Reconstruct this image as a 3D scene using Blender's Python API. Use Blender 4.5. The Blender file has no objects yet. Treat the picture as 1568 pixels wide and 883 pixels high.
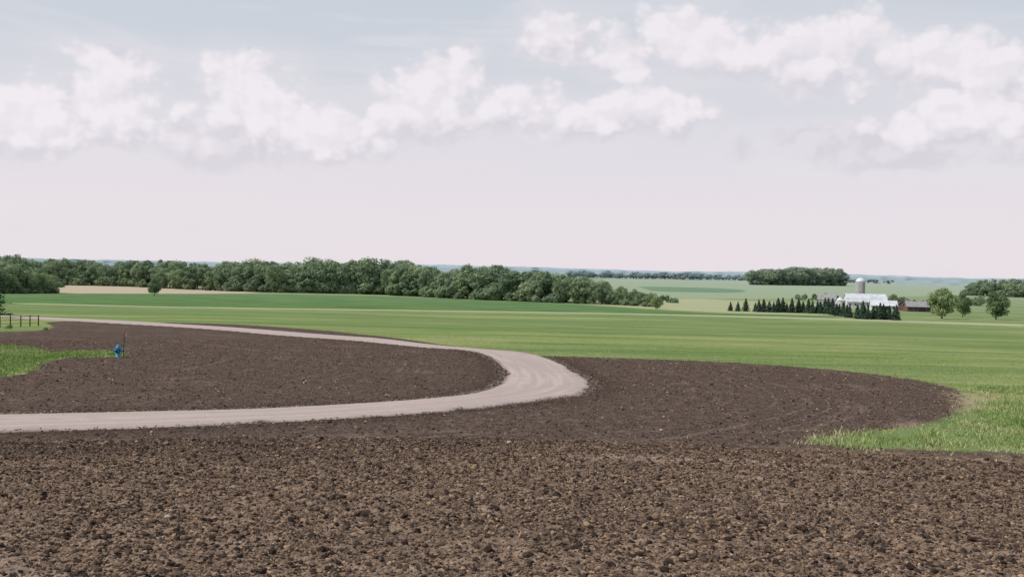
import bpy, math, random
import numpy as np
from mathutils import Matrix, Vector
random.seed(5); rng=np.random.default_rng(7)
scene=bpy.context.scene
F=1524.0; ZC=20.0
SUN_AZ=math.radians(-98); SUN_EL=math.radians(50)   # azimuth clockwise from +Y

# ------------------------------------------------------------------ camera
cd=bpy.data.cameras.new("camera"); cam=bpy.data.objects.new("camera",cd); scene.collection.objects.link(cam)
cd.sensor_width=36; cd.lens=35; cd.clip_start=0.1; cd.clip_end=60000
CM=Matrix.Rotation(math.radians(90-0.996),4,'X')@Matrix.Rotation(math.radians(1.24),4,'Z')
cam.matrix_world=Matrix.Translation((0,0,ZC))@CM
scene.camera=cam
R3=np.array(CM.to_3x3())

# ------------------------------------------------------------------ terrain profile
_s=np.array([0.01,5,13,22,29,36,45,60,90,150,300,460,635,900,1500,2500,5000,15000,40000],float)
_d=np.array([2.0,2.8,4.0,5.0,5.5,6.15,6.6,7.1,7.9,9.2,12.2,14.8,17.6,19,17,15,10,6,6],float)
_t=np.linspace(0,math.log(40020),3000)
_D=np.interp(np.exp(_t)-1,_s,_d)
k=np.exp(-np.linspace(-2.5,2.5,91)**2); k/=k.sum()
_D=np.convolve(np.pad(_D,45,mode='edge'),k,mode='valid')
def Dep(s): return np.interp(np.log(s+1),_t,_D)
def hsh(i,j,seed):
    h=(i.astype(np.int64)*374761393+j.astype(np.int64)*668265263+seed*974711)&0xffffffff
    h=((h^(h>>13))*1274126177)&0xffffffff
    h=((h^(h>>16))*2246822519)&0xffffffff
    return ((h^(h>>15))&0xffffff)/16777215.0
def vn(x,y,seed=0):
    i=np.floor(x); j=np.floor(y); fx=x-i; fy=y-j
    fx=fx*fx*(3-2*fx); fy=fy*fy*(3-2*fy)
    a=hsh(i,j,seed);b=hsh(i+1,j,seed);c=hsh(i,j+1,seed);d=hsh(i+1,j+1,seed)
    return (a*(1-fx)+b*fx)*(1-fy)+(c*(1-fx)+d*fx)*fy
def gh(x,y):
    x=np.asarray(x,float); y=np.asarray(y,float)
    s=np.sqrt(np.maximum(y,0)**2+0.25*x*x)
    z=ZC-Dep(s)
    z=z+0.25*(vn(x/22,y/22,3)-0.5)*np.clip(s/30,0,1)*np.clip(1.6-s/200,0,1)
    return z
def pixel_dir(u,v):
    """image pixel coordinates -> world direction of the camera ray"""
    d=R3@np.array([(u-784)/F,-(v-441.5)/F,-1.0]); return d/np.linalg.norm(d)
TT=np.geomspace(2,30000,1500)
def pixel_ground(u,v):  # image pixel to the ground point where its camera ray lands
    hz=415+(u-784)*0.0217
    v=max(v,hz+1.6)
    d=pixel_dir(u,v)
    z=ZC+d[2]*TT-gh(d[0]*TT,d[1]*TT)
    i=np.where(z<0)[0]
    i=i[0] if len(i) else len(TT)-1
    if i==0:t=TT[0]
    else:
        a,b=z[i-1],z[i]; t=TT[i-1]+(TT[i]-TT[i-1])*(a/(a-b) if a!=b else 0)
    return np.array([d[0]*t,d[1]*t])
def chaikin(p,n=2):
    p=[np.array(q,float) for q in p]
    for _ in range(n):
        o=[]
        for i in range(len(p)-1):
            o+= [p[i]*.75+p[i+1]*.25,p[i]*.25+p[i+1]*.75]
        p=[p[0]]+o+[p[-1]]
    return p
def poly(px,extra=(),n=1):
    return np.array([pixel_ground(*q) for q in chaikin(px,n)]+[np.array(e,float) for e in extra])
def inside(P,x,y):
    c=np.zeros(x.shape,bool); n=len(P)
    for i in range(n):
        x1,y1=P[i];x2,y2=P[(i+1)%n]
        if y1==y2: continue
        m=((y1>y)!=(y2>y)); c^= m&(x<(x2-x1)*(y-y1)/(y2-y1)+x1)
    return c
def sdist(P,x,y):
    best=np.full(x.shape,1e18); n=len(P)
    for i in range(n):
        a=P[i];b=P[(i+1)%n]; ab=b-a; L=ab@ab
        if L<1e-9: continue
        t=np.clip(((x-a[0])*ab[0]+(y-a[1])*ab[1])/L,0,1)
        best=np.minimum(best,(x-a[0]-t*ab[0])**2+(y-a[1]-t*ab[1])**2)
    d=np.sqrt(best); return np.where(inside(P,x,y),d,-d)

SOIL=poly([(-500,508),(0,508),(68,506),(84,500),(62,491),(200,493),(300,494),(400,498),(550,510),(690,529),(745,538),(800,544),(850,545),(950,548),(1100,553),(1250,563),(1380,577),(1450,590),(1487,606),(1480,625),(1440,645),(1390,655),(1300,664),(1225,677),(1300,683),(1400,688),(1568,693),(2100,712)],[(300,-60),(-300,-60)])
LPATCH=poly([(-500,527),(0,527),(55,533),(72,541),(130,536),(190,538),(190,546),(75,548),(45,570),(0,579),(-500,600)])
CROP=poly([(-500,446),(0,449),(100,449),(450,450),(700,457),(850,464),(1000,474),(1100,480),(1270,483),(1285,486),(1270,487),(1100,482),(850,477),(600,474),(250,470),(20,465),(-500,456)])
TAN1=poly([(70,434),(330,440),(430,448),(250,450.5),(60,449)])
TAN2=poly([(880,462),(1050,456),(1130,460),(1300,466),(1300,484),(1115,479),(1000,473),(900,466)])
LINE=poly([(20,463.5),(250,469),(600,474),(850,477.5),(1100,482.5),(1270,487),(1568,496),(1568,499.5),(1270,489.5),(1100,484.5),(850,479),(600,475.5),(250,470.5),(20,465)],n=0)
FAR=poly([(925,424),(1150,430),(1300,433),(1500,437),(1700,440),(1700,452),(1500,452),(1300,455),(1110,458),(1050,456),(930,459)])
FARD=poly([(975,438),(1140,442),(1140,449),(1000,446)])
DIRT=poly([(1462,600),(1506,604),(1514,620),(1478,632)])
DRY=[poly([(840,693),(1000,698),(1230,707),(1260,713),(1050,711),(900,702)]),poly([(1370,650),(1425,645),(1440,650),(1380,656)]),poly([(-60,850),(40,855),(70,900),(-60,940)])]
FORE=poly([(-500,720),(0,704),(300,694),(600,688),(900,683),(1240,682),(1568,694),(2100,712)],[(300,-60),(-300,-60)])
ROAD_O=[(-600,440+36),(-60,481.5),(60,485.5),(200,491.5),(400,504),(550,515.5),(650,526),(740,534.5),(800,539),(845,550),(882,570),(903,588),(888,602),(850,609),(700,627),(500,641),(300,651),(0,662),(-200,668),(-700,680)]
ROAD_I=[(-600,440+37.5),(-60,483.5),(60,488.5),(200,496),(400,510.5),(550,522),(650,531.5),(715,536),(746,544),(764,556),(775,571),(768,585),(745,596),(700,605),(600,614),(400,625),(200,630),(0,634),(-200,637),(-700,645)]

def disp(x,y):
    s=np.hypot(x,y)
    w=np.clip(1.3-s/90,0.15,1)
    d=0.10*(vn(x/0.75,y/0.75,11)-.5)+0.075*(vn(x/.27,y/.27,12)-.5)+0.06*(vn(x/.12,y/.12,13)-.5)+.03*(vn(x/.05,y/.05,14)-.5)
    return d*w

# ------------------------------------------------------------------ mesh helper
def mk(name,V,Fc,mat=None,attrs=None,smooth=False,matidx=None,mats=None,link=True):
    V=np.asarray(V,np.float32); Fc=np.asarray(Fc,np.int32)
    me=bpy.data.meshes.new(name); me.vertices.add(len(V)); me.vertices.foreach_set("co",V.ravel())
    M,kk=Fc.shape; me.loops.add(M*kk); me.polygons.add(M)
    me.loops.foreach_set("vertex_index",Fc.ravel())
    me.polygons.foreach_set("loop_start",np.arange(0,M*kk,kk,dtype=np.int32))
    me.polygons.foreach_set("use_smooth",np.full(M,smooth))
    if matidx is not None: me.polygons.foreach_set("material_index",np.asarray(matidx,np.int32))
    me.update(calc_edges=True)
    for n,a in (attrs or {}).items():
        at=me.attributes.new(n,'FLOAT','POINT'); at.data.foreach_set("value",np.asarray(a,np.float32))
    for m in (mats or ([mat] if mat else [])): me.materials.append(m)
    if not link: return me
    ob=bpy.data.objects.new(name,me); scene.collection.objects.link(ob); return ob
def empty(name,loc=(0,0,0)):
    e=bpy.data.objects.new(name,None); e.location=loc; scene.collection.objects.link(e); return e

# ------------------------------------------------------------------ node helper
class NT:
    def __init__(s,t): s.t=t; s.n=t.nodes; s.l=t.links
    def put(s,sock,v):
        if v is None: return
        if isinstance(v,bpy.types.NodeSocket): s.l.new(v,sock)
        else:
            if isinstance(v,(tuple,list)) and len(v)==3 and sock.type=='RGBA': v=(*v,1)
            sock.default_value=v
    def m(s,op,a,b=None,c=None,clamp=False):
        n=s.n.new('ShaderNodeMath'); n.operation=op; n.use_clamp=clamp
        for i,v in enumerate((a,b,c)): s.put(n.inputs[i],v)
        return n.outputs[0]
    def vm(s,op,a,b=None,out=0):
        n=s.n.new('ShaderNodeVectorMath'); n.operation=op
        s.put(n.inputs[0],a); s.put(n.inputs[1],b); return n.outputs[out]
    def mix(s,f,a,b,mode='MIX'):
        n=s.n.new('ShaderNodeMix'); n.data_type='RGBA'; n.blend_type=mode
        s.put(n.inputs[0],f); s.put(n.inputs[6],a); s.put(n.inputs[7],b); return n.outputs[2]
    def noise(s,vec,scale,detail=3,rough=.55,dist=0,out=0):
        n=s.n.new('ShaderNodeTexNoise'); s.put(n.inputs['Vector'],vec)
        n.inputs['Scale'].default_value=scale;n.inputs['Detail'].default_value=detail
        n.inputs['Roughness'].default_value=rough;n.inputs['Distortion'].default_value=dist
        return n.outputs[out]
    def attr(s,name):
        n=s.n.new('ShaderNodeAttribute'); n.attribute_name=name; return n.outputs['Fac']
    def ss(s,v,a,b):
        n=s.n.new('ShaderNodeMapRange'); n.interpolation_type='SMOOTHSTEP'
        s.put(n.inputs[0],v); n.inputs[1].default_value=a;n.inputs[2].default_value=b; return n.outputs[0]
    def scale(s,v,sc): return s.vm('MULTIPLY',v,sc)
    def pos(s): return s.n.new('ShaderNodeNewGeometry').outputs['Position']
    def bump(s,h,st,dist=1.0):
        n=s.n.new('ShaderNodeBump'); n.inputs['Strength'].default_value=st; n.inputs['Distance'].default_value=dist
        s.put(n.inputs['Height'],h); return n.outputs[0]
def mat(name):
    m=bpy.data.materials.new(name); m.use_nodes=True; nt=m.node_tree; nt.nodes.clear()
    N=NT(nt); o=nt.nodes.new('ShaderNodeOutputMaterial'); return m,N,o
def princ(N,o,col,rough=.9,normal=None,spec=.2,metal=0):
    p=N.n.new('ShaderNodeBsdfPrincipled'); N.put(p.inputs['Base Color'],col)
    N.put(p.inputs['Roughness'],rough); p.inputs['Specular IOR Level'].default_value=spec; p.inputs['Metallic'].default_value=metal
    if normal: N.put(p.inputs['Normal'],normal)
    N.l.new(p.outputs[0],o.inputs[0]); return p
def diff(N,o,col,normal=None):
    p=N.n.new('ShaderNodeBsdfDiffuse'); N.put(p.inputs['Color'],col)
    if normal: N.put(p.inputs['Normal'],normal)
    N.l.new(p.outputs[0],o.inputs[0])
def simple(name,c1,c2,scale=4,rough=.8,spec=.2,bump=0.0):
    m,N,o=mat(name); p=N.pos(); n=N.noise(p,scale,4)
    princ(N,o,N.mix(N.ss(n,.3,.7),c1,c2),rough,N.bump(n,bump,.05) if bump else None,spec); return m

# ------------------------------------------------------------------ ground material
gm,N,o=mat("ground_soil_and_grass")
P=N.pos()
nf=N.noise(P,9,3,.65); nm=N.noise(P,1.6,4,.6); nl=N.noise(P,.16,3,.55); nvf=N.noise(P,30,2,.6)
Pstr=N.scale(P,(0.22,1.0,1.0)); nst=N.noise(Pstr,.10,6,.72,.6)
Pstr2=N.scale(P,(0.09,1.0,1.0)); nst2=N.noise(Pstr2,.4,4,.7,.5)
nbig=N.noise(N.scale(P,(.35,1,1)),.03,3,.6)
# grass field
g=N.mix(N.ss(nst,.36,.64),(.125,.185,.055),(.265,.285,.115))
g=N.mix(N.m('MULTIPLY',N.ss(nst2,.48,.66),.6),g,(.36,.35,.20))
g=N.mix(N.m('MULTIPLY',N.ss(nbig,.43,.57),.6),g,(.095,.160,.055))
g=N.mix(N.m('MULTIPLY',N.ss(nm,.35,.7),.35),g,(.10,.16,.048))
g=N.mix(N.m('MULTIPLY',N.ss(nf,.45,.75),.4),g,(.22,.27,.10))
def region(base,name,col,namp=1.0,width=.5,nsrc=None,fac=1.0):
    sd=N.attr(name); v=N.m('ADD',sd,N.m('MULTIPLY',N.m('SUBTRACT',nsrc or nm,.5),namp))
    k=N.m('MULTIPLY',N.ss(v,-width,width),fac)
    return N.mix(k,base,col),k
crop=N.mix(N.ss(N.noise(N.scale(P,(.05,.35,1)),1.0,3),.38,.62),(.050,.110,.032),(.125,.20,.062))
c,_=region(g,'sd_far',N.mix(nl,(.19,.25,.12),(.27,.31,.18)),8,4)
c,_=region(c,'sd_fard',(.09,.165,.07),8,4)
c,_=region(c,'sd_tan1',N.mix(nst,(.36,.29,.18),(.44,.36,.25)),8,3)
c,_=region(c,'sd_tan2',N.mix(N.ss(nst,.35,.65),(.36,.33,.20),(.26,.30,.14)),14,5)
c,_=region(c,'sd_crop',crop,3,.8)
c,_=region(c,'sd_line',(.38,.36,.23),1.5,.8,None,.75)
# soil
rd=N.attr('rd')
cmb=N.n.new('ShaderNodeCombineXYZ'); N.put(cmb.inputs[0],N.m('MULTIPLY',rd,1.6)); N.put(cmb.inputs[1],N.m('MULTIPLY',nl,2.0))
ntr=N.noise(cmb.outputs[0],1.0,3,.6)
s1=N.mix(N.ss(nf,.32,.66),(.030,.022,.019),(.135,.096,.077))
s1=N.mix(N.m('MULTIPLY',N.ss(nm,.45,.72),.5),s1,(.175,.127,.103))
s1=N.mix(N.m('MULTIPLY',N.m('MULTIPLY',N.ss(ntr,.50,.62),N.ss(nl,.42,.60)),.30),s1,(.25,.19,.155))
s1=N.mix(N.m('MULTIPLY',N.ss(rd,3.5,.3),.4),s1,(.035,.024,.020))
s2=N.mix(N.ss(nvf,.32,.68),(.032,.022,.017),(.235,.163,.118))
s2=N.mix(N.m('MULTIPLY',N.ss(nf,.48,.66),.6),s2,(.32,.22,.155))
s2=N.mix(N.m('MULTIPLY',N.ss(nf,.46,.34),.55),s2,(.036,.025,.020))
s2=N.mix(N.m('MULTIPLY',N.ss(nm,.5,.68),.5),s2,(.36,.265,.20))
s2=N.mix(N.m('MULTIPLY',N.ss(nl,.5,.3),.35),s2,(.06,.042,.034))
fk=N.ss(N.m('ADD',N.attr('sd_fore'),N.m('MULTIPLY',N.m('SUBTRACT',nl,.5),8)),-2.5,2.5)
so=N.mix(fk,s1,s2)
dk=N.m('MULTIPLY',N.ss(N.m('ADD',N.attr('sd_dry'),N.m('MULTIPLY',N.m('SUBTRACT',nm,.5),3.5)),-1.0,1.0),.5)
so=N.mix(dk,so,N.mix(nf,(.20,.14,.11),(.42,.31,.25)))
c,k_soil=region(c,'sd_soil',so,2.2,.35)
c,_=region(c,'sd_lp',N.mix(N.ss(nm,.35,.65),(.13,.21,.055),(.26,.29,.12)),2,.4)
c,_=region(c,'sd_dirt',(.34,.27,.18),3,1.0,None,.85)
hz=N.attr('haze_tint'); c=N.mix(hz,c,(.31,.35,.35))  # distance haze painted into the ground base colour
hgt=N.m('ADD',N.m('MULTIPLY',nf,.09),N.m('ADD',N.m('MULTIPLY',nm,.12),N.m('MULTIPLY',nvf,.03)))
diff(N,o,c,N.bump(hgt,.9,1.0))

# ------------------------------------------------------------------ ground mesh
ss_=np.geomspace(9,14000,6000); aF=Dep(ss_)/ss_*995
aF=np.minimum.accumulate(aF)
rows=np.interp(np.concatenate([np.arange(aF[0],8,-0.62),np.arange(8,.6,-.35)]),aF[::-1],ss_[::-1])
rows=np.concatenate([[0.3,1,2,3,4,5,6,7,8],rows[rows>8.5],[14500,25000]])
rows=np.unique(rows)
az=np.concatenate([np.linspace(-math.pi,-.70,32)[:-1],np.linspace(-.70,.70,960),np.linspace(.70,math.pi,32)[1:]])
A,Rr=np.meshgrid(az,rows); X=Rr*np.sin(A); Y=Rr*np.cos(A); x=X.ravel(); y=Y.ravel()
sd_soil=sdist(SOIL,x,y)
z=gh(x,y)
lp=sdist(LPATCH,x,y)
w=np.clip(sd_soil/0.8,0,1)*np.clip(1-lp/.8,0,1)
def res(pts,n=420):
    p=np.array([pixel_ground(*q) for q in pts]); out=[]
    m=len(p)
    for t in np.linspace(0,m-1.0001,n):
        i=int(t); f=t-i; a=p[max(i-1,0)];b=p[i];c_=p[min(i+1,m-1)];d=p[min(i+2,m-1)]
        out.append(.5*((2*b)+(-a+c_)*f+(2*a-5*b+4*c_-d)*f*f+(-a+3*b-3*c_+d)*f**3))
    return np.array(out)
RO=res(ROAD_O); RI=res(ROAD_I)
ROADP=np.concatenate([RO[::3],RI[::-3]])
m_=Rr.ravel()<400
rd=np.full(x.shape,-400.0); rd[m_]=sdist(ROADP,x[m_],y[m_])
w=w*np.clip(-rd/0.5,0,1)
z=z+disp(x,y)*w - 0.10*np.clip((rd+.15)/.4,0,1)
z=z+0.05*(vn(x/.5,y/.5,31)-.5)*(1-w)*(rd<-.5)
nr,nc=A.shape
ii=np.arange(nr-1)[:,None]*nc+np.arange(nc-1)[None,:]
Fc=np.stack([ii,ii+1,ii+nc+1,ii+nc],-1).reshape(-1,4)[:, ::-1]
at=dict(sd_soil=sd_soil,sd_lp=lp,rd=-rd,haze_tint=.78*(1-np.exp(-np.maximum(np.hypot(x,y)-120,0)/2900)))  # last entry: share of painted haze colour, growing with distance
dry=np.full(x.shape,-99.); mm=Rr.ravel()<120
dry[mm]=np.max([sdist(p,x[mm],y[mm]) for p in DRY],axis=0); at['sd_dry']=dry
for n,p in (('sd_crop',CROP),('sd_tan1',TAN1),('sd_tan2',TAN2),('sd_line',LINE),('sd_far',FAR),('sd_fard',FARD),('sd_dirt',DIRT),('sd_fore',FORE)): at[n]=sdist(p,x,y)
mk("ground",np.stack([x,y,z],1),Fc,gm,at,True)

# ------------------------------------------------------------------ road
rm,N,o=mat("gravel_road")
P=N.pos(); nf=N.noise(P,14,4,.7); nm=N.noise(P,.9,4,.6); a=N.attr('across'); al=N.attr('along')
cmb=N.n.new('ShaderNodeCombineXYZ'); N.put(cmb.inputs[0],N.m('MULTIPLY',a,9.0)); N.put(cmb.inputs[1],N.m('MULTIPLY',al,.06))
nt_=N.noise(cmb.outputs[0],1.0,3,.6)
c=N.mix(N.ss(nf,.3,.7),(.285,.222,.200),(.41,.328,.298))
c=N.mix(N.m('MULTIPLY',N.ss(nt_,.42,.7),.5),c,(.47,.39,.36))
c=N.mix(N.m('MULTIPLY',N.ss(nm,.5,.75),.35),c,(.25,.19,.168))
c=N.mix(N.m('MULTIPLY',N.ss(N.m('ABSOLUTE',N.m('SUBTRACT',a,.5)),.42,.5),.5),c,(.17,.13,.11))
princ(N,o,c,.95,N.bump(N.m('ADD',nf,nt_),.4,.05),.1)
K=15; n=len(RO); V=[];ac=[];alg=[]
cum=np.concatenate([[0],np.cumsum(np.linalg.norm(np.diff((RO+RI)/2,axis=0),axis=1))])
for j in range(K):
    t=j/(K-1)
    p=RO*(1-t)+RI*t
    if j in(0,K-1):
        nn=(RO-RI); nn/=np.linalg.norm(nn,axis=1)[:,None]+1e-6
        p=p+nn*((vn(cum/.8,cum*0,5+j)-.5)*.5+(vn(cum/4,cum*0,55+j)-.5)*.5)[:,None]
    zz=gh(p[:,0],p[:,1])+(0.05 if 0<j<K-1 else -0.07)
    V.append(np.column_stack([p,zz])); ac.append(np.full(n,t)); alg.append(cum)
V=np.concatenate(V); ii=np.arange(K-1)[:,None]*n+np.arange(n-1)[None,:]
mk("gravel_road",V,np.stack([ii,ii+1,ii+n+1,ii+n],-1).reshape(-1,4),rm,dict(across=np.concatenate(ac),along=np.concatenate(alg)),True)

# ------------------------------------------------------------------ clods and stones
phi=(1+5**.5)/2
IV=np.array([(-1,phi,0),(1,phi,0),(-1,-phi,0),(1,-phi,0),(0,-1,phi),(0,1,phi),(0,-1,-phi),(0,1,-phi),(phi,0,-1),(phi,0,1),(-phi,0,-1),(-phi,0,1)])/math.sqrt(1+phi*phi)
IF=np.array([(0,11,5),(0,5,1),(0,1,7),(0,7,10),(0,10,11),(1,5,9),(5,11,4),(11,10,2),(10,7,6),(7,1,8),(3,9,4),(3,4,2),(3,2,6),(3,6,8),(3,8,9),(4,9,5),(2,4,11),(6,2,10),(8,6,7),(9,8,1)])
def lumps(name,px,py,rad,material,tint,flat=.75,jit=.35):
    n=len(px); q=rng.normal(size=(n,4)); q/=np.linalg.norm(q,axis=1)[:,None]; a,b,c,d=q.T
    R=np.stack([1-2*(c*c+d*d),2*(b*c-a*d),2*(b*d+a*c),2*(b*c+a*d),1-2*(b*b+d*d),2*(c*d-a*b),2*(b*d-a*c),2*(c*d+a*b),1-2*(b*b+c*c)],1).reshape(n,3,3)
    V=IV[None]*(rad[:,None,None])*(1+jit*(rng.random((n,12,1))*2-1))*(.7+.6*rng.random((n,1,3)))
    V=np.einsum('nij,nkj->nki',R,V); V[:,:,2]*=flat
    pz=gh(px,py)+disp(px,py)+rad*.25
    V+=np.stack([px,py,pz],1)[:,None,:]
    Fc=(IF[None]+(np.arange(n)*12)[:,None,None]).reshape(-1,3)
    mk(name,V.reshape(-1,3),Fc,material,dict(tint=np.repeat(tint,12)))
cm,N,o=mat("soil_clod"); t=N.attr('tint'); P=N.pos()
r=N.n.new('ShaderNodeValToRGB'); N.put(r.inputs[0],t); e=r.color_ramp.elements
e[0].color=(.028,.020,.017,1); e[1].color=(.56,.42,.31,1)
for p_,c_ in((.30,(.062,.043,.034,1)),(.6,(.175,.120,.085,1)),(.85,(.34,.225,.14,1))):
    q=e.new(p_); q.color=c_
nn=N.noise(P,40,2); diff(N,o,N.mix(N.m('MULTIPLY',nn,.35),r.outputs[0],(.08,.058,.047)))
def scatter(n,s0,s1,azm=.66):
    a=rng.uniform(-azm,azm,n); s=np.sqrt(rng.uniform(s0*s0,s1*s1,n)); return s*np.sin(a),s*np.cos(a)
def soilonly(px,py,margin=.3):
    k=sdist(SOIL,px,py)>margin; k&=sdist(LPATCH,px,py)<-.3; k&=sdist(ROADP,px,py)<-.25
    d=np.max([sdist(p,px,py) for p in DRY],axis=0); k&=~((d>0)&(rng.random(len(px))<.35)); return k
px,py=scatter(165000,9.5,36)
k=soilonly(px,py); k&=(vn(px/1.1,py/1.1,77)+rng.random(len(px))*.9>.55); px,py=px[k],py[k]
rad=np.clip(np.exp(rng.normal(math.log(.0185),.5,len(px))),.007,.08)
tint=np.clip(rng.beta(1.3,1.35,len(px))-rad*2.2,0,1)
lumps("soil_clods",px,py,rad,cm,tint)
px,py=scatter(42000,34,115); k=soilonly(px,py,.2); px,py=px[k],py[k]
lumps("soil_clods",px,py,np.clip(np.exp(rng.normal(math.log(.034),.4,len(px))),.02,.08),cm,rng.beta(1.4,1.9,len(px)))
sm,N,o=mat("field_stone"); t=N.attr('tint'); princ(N,o,N.mix(t,(.24,.19,.16),(.44,.38,.34)),.8,None,.2)
px,py=scatter(300,11,60); k=soilonly(px,py); px,py=px[k],py[k]
lumps("field_stones",px,py,np.clip(np.exp(rng.normal(math.log(.025),.35,len(px))),.015,.055),sm,rng.random(len(px))**1.5,.7,.15)
i=rng.integers(0,len(RO),5000); side=rng.random(5000)<.5
pp=np.where(side[:,None],RO[i],RI[i])+rng.normal(0,.35,(5000,2)); k=np.hypot(pp[:,0],pp[:,1])<140; pp=pp[k]
lumps("road_gravel",pp[:,0],pp[:,1],rng.uniform(.02,.05,len(pp)),sm,rng.random(len(pp))*.3,.7,.2)

# ------------------------------------------------------------------ grass blades
bm_,N,o=mat("grass_blade"); t=N.attr('tint')
r=N.n.new('ShaderNodeValToRGB'); N.put(r.inputs[0],t); e=r.color_ramp.elements
e[0].color=(.10,.17,.04,1); e[1].color=(.50,.44,.27,1)
q=e.new(.5); q.color=(.21,.295,.09,1); q=e.new(.85); q.color=(.36,.38,.18,1)
diff(N,o,r.outputs[0])
def blades(name,px,py,h,wd,tint):
    n=len(px); a=rng.uniform(0,math.tau,n); ln=rng.normal(0,.35,(n,2))*h[:,None]
    z=gh(px,py)-.02; dx=np.cos(a)*wd/2; dy=np.sin(a)*wd/2
    V=np.stack([np.stack([px-dx,py-dy,z],1),np.stack([px+dx,py+dy,z],1),
      np.stack([px+dx*.6+ln[:,0]*.4,py+dy*.6+ln[:,1]*.4,z+h*.6],1),np.stack([px-dx*.2+ln[:,0],py-dy*.2+ln[:,1],z+h],1)],1).reshape(-1,3)
    mk(name,V,np.arange(n*4).reshape(-1,4),bm_,dict(tint=np.repeat(tint,4)))
RG=poly([(1225,679),(1300,664),(1390,654),(1440,644),(1482,625),(1492,606),(1455,590),(1700,590),(2000,600),(2000,709),(1568,695),(1400,690),(1300,685)],n=0)
x0,y0=RG.min(0)-1.5;x1,y1=RG.max(0)+1.5
px=rng.uniform(x0,x1,240000);py=rng.uniform(y0,y1,240000)
sdv=sdist(RG,px,py); nz=(vn(px/.8,py/.8,8)-.5)*2.4+(vn(px/3.,py/3.,9)-.5)*2; k=(sdv+nz>.2)&(rng.random(len(px))<np.clip((sdv+nz)*.45+.2,0,1)); k&=~((sdist(DIRT,px,py)>0)&(rng.random(len(px))<.85)); k&=(vn(px/.6,py/.6,18)*.7+vn(px/2.5,py/2.5,19)*.5>.36)
px,py,sdv=px[k],py[k],sdv[k]
blades("tall_grass",px,py,rng.uniform(.08,.24,len(px))*(.4+vn(px/1.5,py/1.5,4)),rng.uniform(.02,.045,len(px)),np.clip(rng.normal(.55,.18,len(px))+(vn(px/3,py/3,5)-.5)*.6+np.clip(.25-sdv*.12,0,.3),0,1))
x0,y0=LPATCH.min(0);x1,y1=LPATCH.max(0); x0=max(x0,-75)
px=rng.uniform(x0,x1,90000);py=rng.uniform(y0,y1,90000); k=(sdist(LPATCH,px,py)+(vn(px/.8,py/.8,8)-.5)*2>0); px,py=px[k],py[k]
blades("tall_grass",px,py,rng.uniform(.10,.3,len(px)),rng.uniform(.03,.06,len(px)),np.clip(rng.normal(.52,.18,len(px))+(vn(px/3,py/3,5)-.5)*.4,0,1))
px,py=scatter(260000,45,150,.6); k=(sdist(SOIL,px,py)<-.0+(vn(px/1.2,py/1.2,9)-.5)*1.6)&(sdist(ROADP,px,py)<-.3)&(px>-60)
k&=rng.random(len(px))<np.clip(1.15-(np.hypot(px,py)-55)/80,0,1)*np.clip(.2+1.4*vn(px/12,py/4,61),0,1); px,py=px[k],py[k]
blades("meadow_grass",px,py,rng.uniform(.03,.09,len(px)),rng.uniform(.04,.09,len(px)),np.clip(rng.normal(.58,.16,len(px))+(vn(px/14,py/3,5)-.5)*.7,0,1))
# scattered weeds and straw on the soil margins
px,py=scatter(60000,26,110,.6); sd_=sdist(SOIL,px,py); k=(sd_>-.5)&(rng.random(len(px))<np.exp(-np.maximum(sd_,0)/.9)*.8)&(sdist(ROADP,px,py)<-.2); px,py=px[k],py[k]
blades("soil_edge_weeds",px,py,rng.uniform(.05,.2,len(px)),rng.uniform(.02,.05,len(px)),np.clip(rng.normal(.7,.2,len(px)),0,1))

# ------------------------------------------------------------------ foliage
def leafmat(name,c1,c2,c3,trans=.25):
    m,N,o=mat(name); P=N.pos(); oi=N.n.new('ShaderNodeObjectInfo'); n=N.noise(P,.3,2,.6)
    c=N.mix(N.ss(n,.3,.7),c1,c2)
    c=N.mix(N.m('MULTIPLY',N.m('POWER',oi.outputs['Random'],1.5),.8),c,c3)
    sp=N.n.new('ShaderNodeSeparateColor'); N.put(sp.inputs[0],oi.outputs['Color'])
    c=N.mix(sp.outputs[0],c,(.33,.40,.43))  # aerial haze painted into the leaf colour, amount from object colour
    d=N.n.new('ShaderNodeBsdfDiffuse'); N.put(d.inputs[0],c)
    if trans:
        tr=N.n.new('ShaderNodeBsdfTranslucent'); N.put(tr.inputs[0],c)
        mx=N.n.new('ShaderNodeMixShader'); mx.inputs[0].default_value=trans; N.l.new(d.outputs[0],mx.inputs[1]);N.l.new(tr.outputs[0],mx.inputs[2]);N.l.new(mx.outputs[0],o.inputs[0])
    else: N.l.new(d.outputs[0],o.inputs[0])
    return m
leaf=leafmat("broadleaf_foliage",(.105,.165,.070),(.175,.245,.100),(.31,.375,.165),.3)
needle=leafmat("conifer_foliage",(.022,.045,.026),(.035,.066,.036),(.05,.09,.045),0)
bark=simple("bark",(.06,.045,.035),(.12,.10,.08),3,.95,.1,.3)
def tube(p0,p1,r0,r1,V,Fq,k=7):
    p0=np.array(p0,float);p1=np.array(p1,float);d=p1-p0;d/=np.linalg.norm(d)+1e-9
    a=np.cross(d,[0.3,.9,.1]);a/=np.linalg.norm(a);b=np.cross(d,a); base=len(V)
    for p,r in((p0,r0),(p1,r1)):
        for i in range(k):
            t=math.tau*i/k; V.append(p+(a*math.cos(t)+b*math.sin(t))*r)
    for i in range(k): Fq.append((base+i,base+(i+1)%k,base+k+(i+1)%k,base+k+i))
def quads(C,Nrm,size):
    n=len(C); up=rng.normal(size=(n,3)); a=np.cross(Nrm,up); a/=np.linalg.norm(a,axis=1)[:,None]+1e-9; b=np.cross(Nrm,a)
    s=(size*(.6+.8*rng.random(n)))[:,None]; s2=s*(.5+.5*rng.random(n))[:,None]
    return np.stack([C-a*s,C-b*s2,C+a*s,C+b*s2],1).reshape(-1,3)
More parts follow.
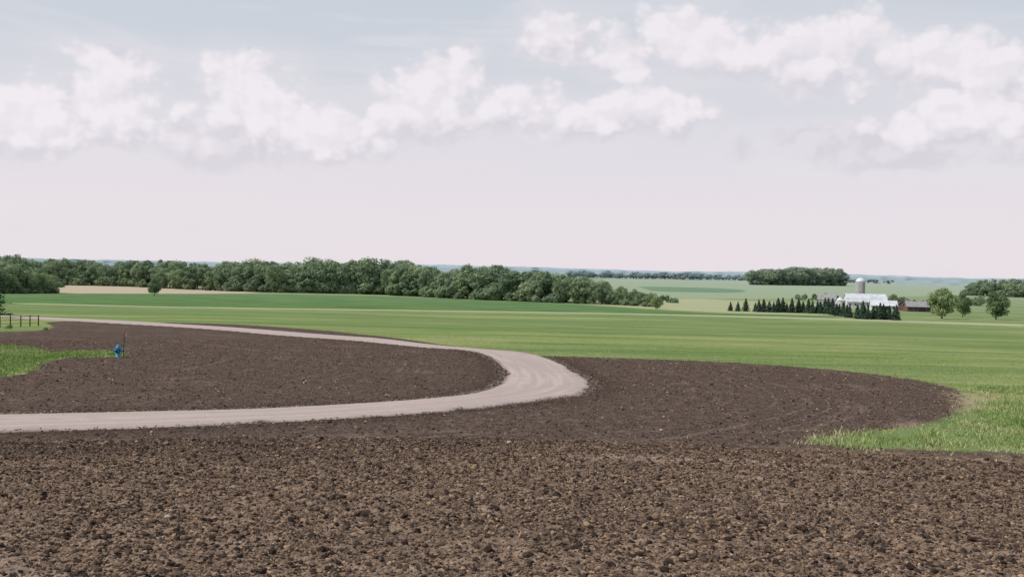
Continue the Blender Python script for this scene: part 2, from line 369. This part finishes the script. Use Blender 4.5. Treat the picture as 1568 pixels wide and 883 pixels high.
def tree_mesh(name,seed,h=15,w=11,cb=.15,ncl=34,lp_=70,ls=.45,cr=(.09,.2)):
    r=np.random.default_rng(seed); V=[];Fq=[]
    bend=r.normal(0,.25,2); mid=np.array([bend[0],bend[1],h*.35]); top=np.array([bend[0]*1.5,bend[1],h*.72])
    tube((0,0,-.3),mid,h*.022,h*.016,V,Fq,9); tube(mid,top,h*.016,h*.006,V,Fq,8)
    CC=[];RRr=[]
    while len(CC)<ncl:
        p=r.normal(size=3); p/=np.linalg.norm(p); p*=r.uniform(.35,1)**.6
        zc=(cb+1)/2*h; p=np.array([p[0]*w*.5*.78,p[1]*w*.5*.78,zc+p[2]*(1-cb)*h*.5*.82])
        p[:2]*=(1.1-.45*abs((p[2]-zc)/((1-cb)*h*.5)))*r.uniform(.8,1.15)
        CC.append(p); RRr.append(w*r.uniform(*cr))
    for i in range(0,ncl,3):
        f=r.uniform(.35,.8); st=mid*(1-f)+top*f; st[2]=min(st[2],CC[i][2]-.2) if CC[i][2]>h*.3 else h*.28
        tube(st,CC[i],h*.008,h*.002,V,Fq,5)
    nb=len(Fq); V=np.array(V)
    LC=[];LN=[]
    for cpt,rr in zip(CC,RRr):
        n=int(lp_*(rr/(w*.14))**2)
        d=r.normal(size=(n,3)); d[:,2]+=.35; d/=np.linalg.norm(d,axis=1)[:,None]
        q=cpt+d*rr*(r.uniform(.6,1.15,n)[:,None])*np.array([1.1,1.1,.85]); LC.append(q)
        nn=d+r.normal(0,.3,(n,3)); nn/=np.linalg.norm(nn,axis=1)[:,None]; LN.append(nn)
    LC=np.concatenate(LC);LN=np.concatenate(LN); Q=quads(LC,LN,np.full(len(LC),ls))
    LF=np.arange(len(Q)).reshape(-1,4)+len(V)
    return mk(name,np.concatenate([V,Q]),np.concatenate([np.array(Fq),LF]),matidx=[0]*nb+[1]*len(LF),mats=[bark,leaf],link=False)
def conifer_mesh(name,seed,h=7,w=3.4,n=1700,ls=.22):
    r=np.random.default_rng(seed);V=[];Fq=[]; tube((0,0,-.2),(0,0,h*.96),h*.02,h*.003,V,Fq,7)
    nbh=60; C=[];Nn=[]
    for i in range(nbh):
        t=(i+r.random())/nbh; zz=h*(.06+.92*t); R=w*.5*(1-t)**.85*r.uniform(.75,1.15)+.08; a=i*2.399+r.normal(0,.2)
        tip=np.array([math.cos(a)*R,math.sin(a)*R,zz-R*.25]); tube((0,0,zz),tip,h*.004,h*.001,V,Fq,4)
        m=max(6,int(n/nbh*(1.7*(1-t)+.3))); f=r.uniform(.15,1.05,m)
        q=np.array([0,0,zz])+(tip-np.array([0,0,zz]))*f[:,None]+r.normal(0,.5,(m,3))*np.array([R*.4,R*.4,.22*h/7])
        nn=np.array([math.cos(a)*.7,math.sin(a)*.7,.7])+r.normal(0,.5,(m,3)); nn/=np.linalg.norm(nn,axis=1)[:,None]; C.append(q);Nn.append(nn)
    nb=len(Fq);V=np.array(V);C=np.concatenate(C);Nn=np.concatenate(Nn);Q=quads(C,Nn,np.full(len(C),ls))
    LF=np.arange(len(Q)).reshape(-1,4)+len(V)
    return mk(name,np.concatenate([V,Q]),np.concatenate([np.array(Fq),LF]),matidx=[0]*nb+[1]*len(LF),mats=[bark,needle],link=False)
TM=[tree_mesh("tree",100+i,15,[12,14,9,16,11,13,15,10][i],[.04,.06,.02,.08,.02,.05,.03,.05][i],[30,26,22,32,24,30,24,20][i]) for i in range(8)]
BM=[tree_mesh("bush",150+i,5,7.5,-.05,16,60,.4,(.12,.22)) for i in range(3)]
CMs=[conifer_mesh("conifer",200+i,7,[3.2,3.6,3.0,3.9][i]) for i in range(4)]
cnt=0
def plant(me,xy,h,base_h,name,parent=None,haze_tint=0.0,wx=1.0):
    global cnt
    ob=bpy.data.objects.new(name,me); sc=h/base_h
    ob.scale=(sc*wx,sc*wx,sc); ob.rotation_euler=(0,0,random.uniform(0,6.28))
    ob.location=(xy[0],xy[1],float(gh(xy[0],xy[1]))-.15); ob.color=(haze_tint,haze_tint,haze_tint,1)  # object colour carries the painted haze amount
    scene.collection.objects.link(ob)
    if parent: ob.parent=parent
    cnt+=1; return ob
def wood(name,base,top,step,rows_,drow,haze_tint,hj=.14,wx=1.0,low=.8,bush=True):
    E=empty(name); bu=np.array(base,float);tu=np.array(top,float)
    u=bu[0,0]
    while u<bu[-1,0]:
        vb=np.interp(u,bu[:,0],bu[:,1]); vt=np.interp(u,tu[:,0],tu[:,1]); p=pixel_ground(u,vb); dist=math.hypot(*p); H=(vb-vt)*dist/F
        dirn=p/dist; lat=np.array([dirn[1],-dirn[0]]); grp=(float(vn(np.array([u/45.]),np.array([.5]),41)[0])-.5)*.22
        for rw in range(rows_):
            dd=rw*drow+random.uniform(-.4,.4)*drow; side=random.uniform(-.6,.6)*step*dist/F
            q=p+dirn*dd+lat*side
            hh=H*((low if rw==0 else 1.0)+grp)*random.uniform(1-hj*1.4,1+hj*.6)
            plant(random.choice(TM),q,hh,15,"tree",E,min(haze_tint+rw*.014,.95),wx*random.uniform(.75,1.25))
        if bush:
            for _ in range(2): plant(random.choice(BM),p-dirn*random.uniform(1,4)+lat*random.uniform(-.8,.8)*step*dist/F,H*random.uniform(.18,.42),5,"bush",E,haze_tint,random.uniform(.8,1.3))
        u+=step*random.uniform(.6,1.35)
    return E
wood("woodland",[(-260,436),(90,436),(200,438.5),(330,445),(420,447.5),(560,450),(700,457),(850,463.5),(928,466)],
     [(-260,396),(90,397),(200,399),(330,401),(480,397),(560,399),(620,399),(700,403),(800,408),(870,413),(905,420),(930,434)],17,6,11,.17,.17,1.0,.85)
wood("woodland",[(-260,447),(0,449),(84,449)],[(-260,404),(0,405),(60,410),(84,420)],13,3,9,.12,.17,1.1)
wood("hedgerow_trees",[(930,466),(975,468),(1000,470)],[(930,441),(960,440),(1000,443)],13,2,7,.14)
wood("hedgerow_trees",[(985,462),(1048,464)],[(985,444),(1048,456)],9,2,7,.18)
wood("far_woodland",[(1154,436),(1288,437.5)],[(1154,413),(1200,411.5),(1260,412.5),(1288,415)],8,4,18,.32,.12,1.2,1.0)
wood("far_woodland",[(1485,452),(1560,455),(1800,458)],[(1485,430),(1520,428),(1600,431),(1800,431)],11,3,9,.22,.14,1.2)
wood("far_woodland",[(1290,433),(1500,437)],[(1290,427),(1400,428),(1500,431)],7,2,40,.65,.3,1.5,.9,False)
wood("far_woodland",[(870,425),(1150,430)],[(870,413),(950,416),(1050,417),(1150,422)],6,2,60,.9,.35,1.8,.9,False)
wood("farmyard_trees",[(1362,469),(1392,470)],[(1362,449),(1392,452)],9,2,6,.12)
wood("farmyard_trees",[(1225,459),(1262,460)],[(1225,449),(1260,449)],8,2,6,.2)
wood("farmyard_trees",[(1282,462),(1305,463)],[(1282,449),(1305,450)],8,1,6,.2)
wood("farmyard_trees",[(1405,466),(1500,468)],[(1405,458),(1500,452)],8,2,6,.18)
def lone(u,vb,vt,name,wx=1.0,haze_tint=0.06,i=0):
    p=pixel_ground(u,vb); H=(vb-vt)*math.hypot(*p)/F
    me=tree_mesh(name+"_mesh",300+i,15,12.5,.03,42,120,.34,(.10,.19))
    return plant(me,p,H,15,name,None,haze_tint,wx)
lone(236,453,426,"lone_field_tree",1.0,.08,i=1)
lone(1442,488,438,"oak_tree",1.05,i=2)
lone(1474,486,449,"oak_tree",.85,i=3)
lone(1525,489,446,"oak_tree",1.1,i=4)
lone(1006,473,452,"lone_field_tree",1.1,.1,i=5)
E=empty("conifer_windbreak")
def crow(us,vb0,vb1,h0,h1,u0,u1):
    for u in us:
        t=(u-u0)/(u1-u0); vb=vb0+(vb1-vb0)*t; p=pixel_ground(u+random.uniform(-2,2),vb+random.uniform(-.4,.4)); H=(h0+(h1-h0)*t)*math.hypot(*p)/F*random.uniform(.75,1.15)
        plant(random.choice(CMs),p,H,7,"conifer",E,.06,random.uniform(1.0,1.35))
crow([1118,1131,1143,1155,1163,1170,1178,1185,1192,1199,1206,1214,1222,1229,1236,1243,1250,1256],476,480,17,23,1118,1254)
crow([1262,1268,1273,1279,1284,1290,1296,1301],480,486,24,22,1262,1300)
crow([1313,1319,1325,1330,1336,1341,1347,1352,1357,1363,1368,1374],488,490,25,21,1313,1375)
# spruce at left edge
me=conifer_mesh("spruce",333,12,6.5,9000,.16)
p=pixel_ground(-20,482); plant(me,p,(482-400)*math.hypot(*p)/F,12,"spruce_tree",None,0,1.05)
# shrubs near fence
me=tree_mesh("shrub",351,3,3.4,.0,16,160,.07)
for u,v,h in((-8,500,12),(14,503,8),(70,505,6)):
    p=pixel_ground(u,v); plant(me,p,h*math.hypot(*p)/F,3,"garden_shrub",None,0,1.3)

# ------------------------------------------------------------------ far ridges
hm,N,o=mat("haze_tinted_hills"); P=N.pos(); n_=N.noise(P,.012,4,.6); sp=N.attr('hz')
princ(N,o,N.mix(sp,N.mix(n_,(.11,.16,.13),(.19,.25,.20)),(.31,.37,.42)),1,None,0)  # bluish haze painted into the hills' base colour
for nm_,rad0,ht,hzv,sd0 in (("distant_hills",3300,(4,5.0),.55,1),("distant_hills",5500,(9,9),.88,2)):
    A_=np.linspace(-.8,.8,1600); base=ht[0]+ht[1]*(vn(A_*7,A_*0,sd0)-.4)+2.2*vn(A_*60,A_*0,sd0+5)+1.2*vn(A_*260,A_*0,sd0+9)
    tops=base*rad0/3300*1.0
    Vs=[]
    for kx,(dr,fz) in enumerate(((-60,-1),(-20,.55),(0,.85),(40,1),(300,.9),(900,-1))):
        r_=rad0+dr+40*(vn(A_*90,A_*0+kx,3)-.5); xx=r_*np.sin(A_); yy=r_*np.cos(A_); gz=gh(xx,yy)
        zz=np.where(fz<0,gz-3,gz+(ZC+tops-gz)*max(fz,0)); Vs.append(np.column_stack([xx,yy,zz]))
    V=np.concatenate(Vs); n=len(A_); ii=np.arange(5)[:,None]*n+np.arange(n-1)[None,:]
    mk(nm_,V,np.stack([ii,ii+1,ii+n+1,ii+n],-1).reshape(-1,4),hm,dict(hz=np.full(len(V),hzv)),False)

# ------------------------------------------------------------------ buildings
white=simple("white_painted_boards",(.52,.52,.52),(.64,.64,.63),1,.6)
metal=simple("pale_metal_roof",(.42,.43,.46),(.58,.59,.61),.4,.5,.3)
greyr=simple("grey_shingle_roof",(.20,.19,.19),(.30,.29,.29),1,.8)
redw=simple("barn_red_boards",(.12,.068,.062),(.17,.10,.09),1,.8)
dark=simple("dark_opening",(.03,.03,.032),(.05,.05,.055),1,.3)
conc=simple("silo_concrete",(.32,.30,.31),(.42,.39,.39),.8,.85)
capm=simple("silo_metal_dome",(.50,.52,.57),(.62,.64,.68),1,.35,.5)
def boxv(x0,x1,y0,y1,z0,z1):
    return [(x0,y0,z0),(x1,y0,z0),(x1,y1,z0),(x0,y1,z0),(x0,y0,z1),(x1,y0,z1),(x1,y1,z1),(x0,y1,z1)],[(0,3,2,1),(4,5,6,7),(0,1,5,4),(1,2,6,5),(2,3,7,6),(3,0,4,7)]
def pmesh(name,V,Fs,m,parent):
    me=bpy.data.meshes.new(name); me.from_pydata([tuple(v) for v in V],[],Fs); me.materials.append(m)
    ob=bpy.data.objects.new(name,me); scene.collection.objects.link(ob); ob.parent=parent; return ob
def multibox(name,boxes,m,parent):
    V=[];Fs=[]
    for b in boxes:
        v,f=boxv(*b); o_=len(V); V+=v; Fs+=[tuple(i+o_ for i in q) for q in f]
    return pmesh(name,V,Fs,m,parent)
def building(name,u,v,L,W,wh,prof,rot,wm,rm_,wins=4,door=True):
    """ridge along local X; prof = list of (y,z) half profile from eave to ridge"""
    p=pixel_ground(u,v); E=empty(name,(p[0],p[1],float(gh(*p))-.1)); E.rotation_euler=(0,0,math.radians(rot))
    pr=[(-W/2,wh)]+[(-a,b) for a,b in prof]+[(a,b) for a,b in prof[::-1] if a>0]+[(W/2,wh)]
    n=len(pr); out=[(-W/2,0)]+pr+[(W/2,0)]; m=len(out)
    V=[(-L/2,a,b) for a,b in out]+[(L/2,a,b) for a,b in out]
    Fs=[tuple(range(m))[::-1],tuple(range(m,2*m)),(0,1,m+1,m),(m-2,m-1,2*m-1,2*m-2)]
    pmesh("walls",V,Fs,wm,E)
    ov=.5; V=[];Fs=[]
    pr2=[(pr[0][0]-ov,pr[0][1]-.3)]+pr[1:-1]+[(pr[-1][0]+ov,pr[-1][1]-.3)]
    for sx in(-L/2-ov,L/2+ov):
        for a,b in pr2: V.append((sx,a,b+.06))
        for a,b in pr2: V.append((sx,a,b+.28))
    for i in range(n-1): Fs+=[(i,i+1,2*n+i+1,2*n+i),(n+i,3*n+i,3*n+i+1,n+i+1),(i,n+i,n+i+1,i+1),(2*n+i,2*n+i+1,3*n+i+1,3*n+i)]
    Fs+=[(0,2*n,3*n,n),(n-1,2*n-1,4*n-1,3*n-1)]
    pmesh("roof",V,Fs,rm_,E)
    bx=[]
    for i in range(wins):
        cx=-L/2+L*(i+.5)/wins
        if door and i==wins//2: continue
        bx.append((cx-.5,cx+.5,-W/2-.05,-W/2+.02,wh*.4,wh*.4+1.1))
    if bx: multibox("windows",bx,dark,E)
    if door: multibox("door",[(L*.5/wins-1.5,L*.5/wins+1.5,-W/2-.08,-W/2+.02,.0,min(wh-.4,3.0))],dark,E)
    return E
building("white_barn",1324,471,22,12,3.6,[(4.2,6.0),(0,8.0)],-8,white,metal,7)
building("white_dairy_shed",1352,475,12,8,2.6,[(0,4.8)],-14,white,metal,4)
building("farmhouse",1266,470,9.5,8,4.6,[(0,7.4)],-20,white,greyr,4)
building("red_shed",1404,477,11,7,2.6,[(0,4.8)],-6,redw,greyr,4)
building("red_shed",1386,475,6,6,3.4,[(0,5.6)],60,redw,greyr,3)
building("machine_shed",1345,466,18,10,3.6,[(0,6.4)],5,simple("grey_boards",(.4,.4,.41),(.5,.5,.5)),greyr,5)
def lathe(name,prof,k,m,E,off=(0,0,0),smooth=True):
    V=[];Fs=[]
    for r_,z_ in prof:
        for i in range(k): V.append((off[0]+r_*math.cos(math.tau*i/k),off[1]+r_*math.sin(math.tau*i/k),off[2]+z_))
    for j in range(len(prof)-1):
        for i in range(k): Fs.append((j*k+i,j*k+(i+1)%k,(j+1)*k+(i+1)%k,(j+1)*k+i))
    ob=pmesh(name,V,Fs,m,E)
    for pl in ob.data.polygons: pl.use_smooth=smooth
    return ob
p=pixel_ground(1316.5,468); S=empty("farm_silo",(p[0],p[1],float(gh(*p))-.2)); dist=math.hypot(*p); sh=(468-429)*dist/F; sr=6.6*dist/F
pr=[]; zz=0
while zz<sh-sr*.8: pr+=[(sr,zz),(sr,zz+1.0),(sr*1.012,zz+1.02),(sr*1.012,zz+1.12)]; zz+=1.14
lathe("concrete_body",pr,28,conc,S,smooth=False)
lathe("dome_cap",[(sr*1.04,zz-.1),(sr*1.04,zz+.2),(sr*.95,zz+sr*.32),(sr*.72,zz+sr*.6),(sr*.4,zz+sr*.78),(.25,zz+sr*.85),(.25,zz+sr*.95),(.01,zz+sr*.95)],28,capm,S)
multibox("chute",[(-.45,.45,-sr-.7,-sr+.1,0,zz)],conc,S)
p=pixel_ground(1286,470); S=empty("grain_bin",(p[0],p[1],float(gh(*p))-.1))
lathe("bin_wall",[(2.6,0),(2.6,4.2)],24,metal,S); lathe("bin_roof",[(2.75,4.15),(.5,5.8),(.45,6.1),(.01,6.15)],24,capm,S)

# ------------------------------------------------------------------ fence at left
fm=simple("weathered_fence_wood",(.035,.03,.028),(.08,.07,.06),6,.9)
E=empty("wire_fence")
pts=[pixel_ground(u,v) for u,v in((-60,502),(-30,501.5),(0,501),(16,500.5),(32,500),(46,499.5),(59,499))]
V=[];Fq=[]
for p in pts:
    g0=float(gh(*p)); tube((p[0],p[1],g0-.2),(p[0],p[1],g0+1.5),.085,.07,V,Fq,8); 
    tube((p[0],p[1],g0+1.5),(p[0],p[1],g0+1.56),.07,.01,V,Fq,8)
pmesh("posts",V,Fq,fm,E)
V=[];Fq=[]
for a_,b_ in zip(pts[:-1],pts[1:]):
    for hh in(.45,.95,1.35):
        tube((a_[0],a_[1],float(gh(*a_))+hh),(b_[0],b_[1],float(gh(*b_))+hh),.025,.025,V,Fq,5)
pmesh("rails",V,Fq,fm,E)

# ------------------------------------------------------------------ blue hydrant
blue=simple("blue_hydrant_paint",(.03,.18,.29),(.04,.24,.36),8,.55,.3); pink=simple("pink_marker_ribbon",(.55,.22,.22),(.62,.28,.26),8,.7)
p=pixel_ground(181,546); H=empty("water_hydrant",(p[0],p[1],float(gh(*p))))
lathe("barrel",[(.26,-.1),(.26,.05),(.17,.08),(.16,.62),(.22,.64),(.22,.72),(.19,.76),(.16,.88),(.09,.97),(.05,.99),(.05,1.06),(.001,1.07)],18,blue,H)
V=[];Fq=[]; tube((-.34,0,.5),(.34,0,.5),.085,.085,V,Fq,12); tube((-.40,0,.5),(-.33,0,.5),.11,.11,V,Fq,8);tube((.33,0,.5),(.40,0,.5),.11,.11,V,Fq,8);tube((0,-.34,.45),(0,0,.45),.12,.12,V,Fq,12)
pmesh("nozzles",V,Fq,blue,H)
V=[];Fq=[]; tube((.35,.2,-.1),(.42,.2,2.0),.03,.025,V,Fq,8); pmesh("marker_stake",V,Fq,fm,H)
multibox("marker_ribbon",[(.40,.62,.19,.21,1.72,1.95)],pink,H)

# ------------------------------------------------------------------ world
W=bpy.data.worlds.new("World"); scene.world=W; W.use_nodes=True; t=W.node_tree; t.nodes.clear(); N=NT(t)
out=t.nodes.new('ShaderNodeOutputWorld'); bg=t.nodes.new('ShaderNodeBackground'); bg.inputs[1].default_value=.1; t.links.new(bg.outputs[0],out.inputs[0])
sky=t.nodes.new('ShaderNodeTexSky'); sky.sky_type='NISHITA'; sky.sun_disc=False; sky.sun_elevation=SUN_EL; sky.sun_rotation=SUN_AZ; sky.dust_density=3; sky.altitude=200
tc=t.nodes.new('ShaderNodeTexCoord').outputs['Generated']; sep=t.nodes.new('ShaderNodeSeparateXYZ'); N.put(sep.inputs[0],tc)
azn=N.m('ARCTAN2',sep.outputs[0],sep.outputs[1]); eln=N.m('ARCSINE',sep.outputs[2])
cb=t.nodes.new('ShaderNodeCombineXYZ'); N.put(cb.inputs[0],azn);N.put(cb.inputs[1],eln); Pv=cb.outputs[0]
# base gradient
r=t.nodes.new('ShaderNodeValToRGB'); N.put(r.inputs[0],N.m('MULTIPLY',eln,2.0)); e=r.color_ramp.elements
e[0].position=0; e[0].color=(.87,.80,.84,1); e[1].position=1; e[1].color=(.42,.52,.64,1)
for p_,c_ in((.14,(.84,.78,.83,1)),(.25,(.78,.75,.805,1)),(.36,(.67,.69,.75,1)),(.56,(.60,.655,.72,1))):
    q=e.new(p_); q.color=c_
base=r.outputs[0]
warp=N.noise(Pv,9,4,.6,0,1); Pw=N.vm('ADD',Pv,N.scale(N.vm('SUBTRACT',warp,(.5,.5,.5)),(.06,.035,0)))
blobs=[(20,195,80,48),(175,88,75,22),(145,155,100,46),(215,195,100,42),(388,118,66,34),(405,185,84,54),(330,235,95,24),(530,215,100,36),(672,128,58,34),(650,188,110,50),(790,168,84,40),(905,185,104,38),(1010,175,78,38),(715,78,28,10),(862,60,66,34),(945,90,52,30),(1075,54,76,42),(1130,88,110,46),(1245,90,120,46),(1400,104,110,44),(1510,132,104,48),(1470,195,100,38),(1290,218,135,26),(1400,248,120,20)]
fld=None; top_=None
for i,(u,v,ru,rv) in enumerate(blobs):
    d=pixel_dir(u,v); ca,ce=math.atan2(d[0],d[1]),math.asin(d[2])
    dv_=N.vm('MULTIPLY',N.vm('SUBTRACT',Pw,(ca,ce,0)),(F/ru*.80,F/rv*.80,0))
    b=N.m('SUBTRACT',1.0,N.vm('LENGTH',dv_,None,1))
    fld=b if fld is None else N.m('SMOOTH_MAX',fld,b,.3)
    if rv>=30:
        b2=N.m('SUBTRACT',1.0,N.vm('LENGTH',N.vm('SUBTRACT',dv_,(-.12,.5,0)),None,1))
        top_=b2 if top_ is None else N.m('MAXIMUM',top_,b2)
Ps=N.vm('ADD',N.scale(Pv,(1,1.2,0)),N.scale(N.vm('SUBTRACT',warp,(.5,.5,.5)),(.03,.02,0)))
def puff(vec):
    v=N.n.new('ShaderNodeTexVoronoi'); v.feature='SMOOTH_F1'; v.voronoi_dimensions='2D'; N.put(v.inputs['Vector'],vec)
    v.inputs['Scale'].default_value=26; v.inputs['Detail'].default_value=2.0; v.inputs['Roughness'].default_value=.6; v.inputs['Smoothness'].default_value=.5
    v.normalize=False
    return N.m('SUBTRACT',N.m('ADD',N.noise(vec,11,7,.58),.20),N.m('MULTIPLY',v.outputs['Distance'],.28))
n1=puff(Ps); n2=puff(N.vm('ADD',Ps,(-.006,.014,0)))
cir=N.noise(N.scale(Pv,(3,22,1)),1.4,4,.6,.8)
base=N.mix(N.m('MULTIPLY',N.ss(cir,.45,.72),.45),base,(.82,.79,.83))
fade=N.ss(eln,.04,.12)
base=N.mix(N.m('MULTIPLY',N.ss(fld,-.9,.5),.45),base,(.82,.78,.83))
den=N.ss(N.m('ADD',N.m('ADD',fld,.16),N.m('MULTIPLY',N.m('SUBTRACT',n1,.56),2.0)),-.08,.42)
lit=N.ss(N.m('ADD',top_,N.m('MULTIPLY',N.m('SUBTRACT',n1,.56),2.2)),-.35,.35)
sh_=N.ss(N.m('SUBTRACT',n1,n2),-.12,.12)
shd=N.m('ADD',N.m('MULTIPLY',lit,.68),N.m('MULTIPLY',sh_,.36),None,True)
cc=N.mix(shd,(.715,.685,.745),(.94,.885,.92))
colr=N.mix(N.m('MULTIPLY',N.m('MULTIPLY',den,fade),.92),base,cc)
ns=N.mix(.08,N.scale(colr,(10,10,10)),sky.outputs[0])
N.put(bg.inputs[0],ns)
W.cycles.sampling_method='MANUAL'; W.cycles.sample_map_resolution=256

sl=bpy.data.lights.new("sun","SUN"); sl.energy=4.0; sl.angle=math.radians(.5); sl.color=(1,.955,.90)
so_=bpy.data.objects.new("sun",sl); scene.collection.objects.link(so_)
dv=Vector((math.sin(SUN_AZ)*math.cos(SUN_EL),math.cos(SUN_AZ)*math.cos(SUN_EL),math.sin(SUN_EL)))
so_.rotation_euler=dv.to_track_quat('Z','Y').to_euler()
scene.view_settings.view_transform='Standard'; scene.view_settings.look='None'; scene.view_settings.exposure=0
print("trees",cnt)
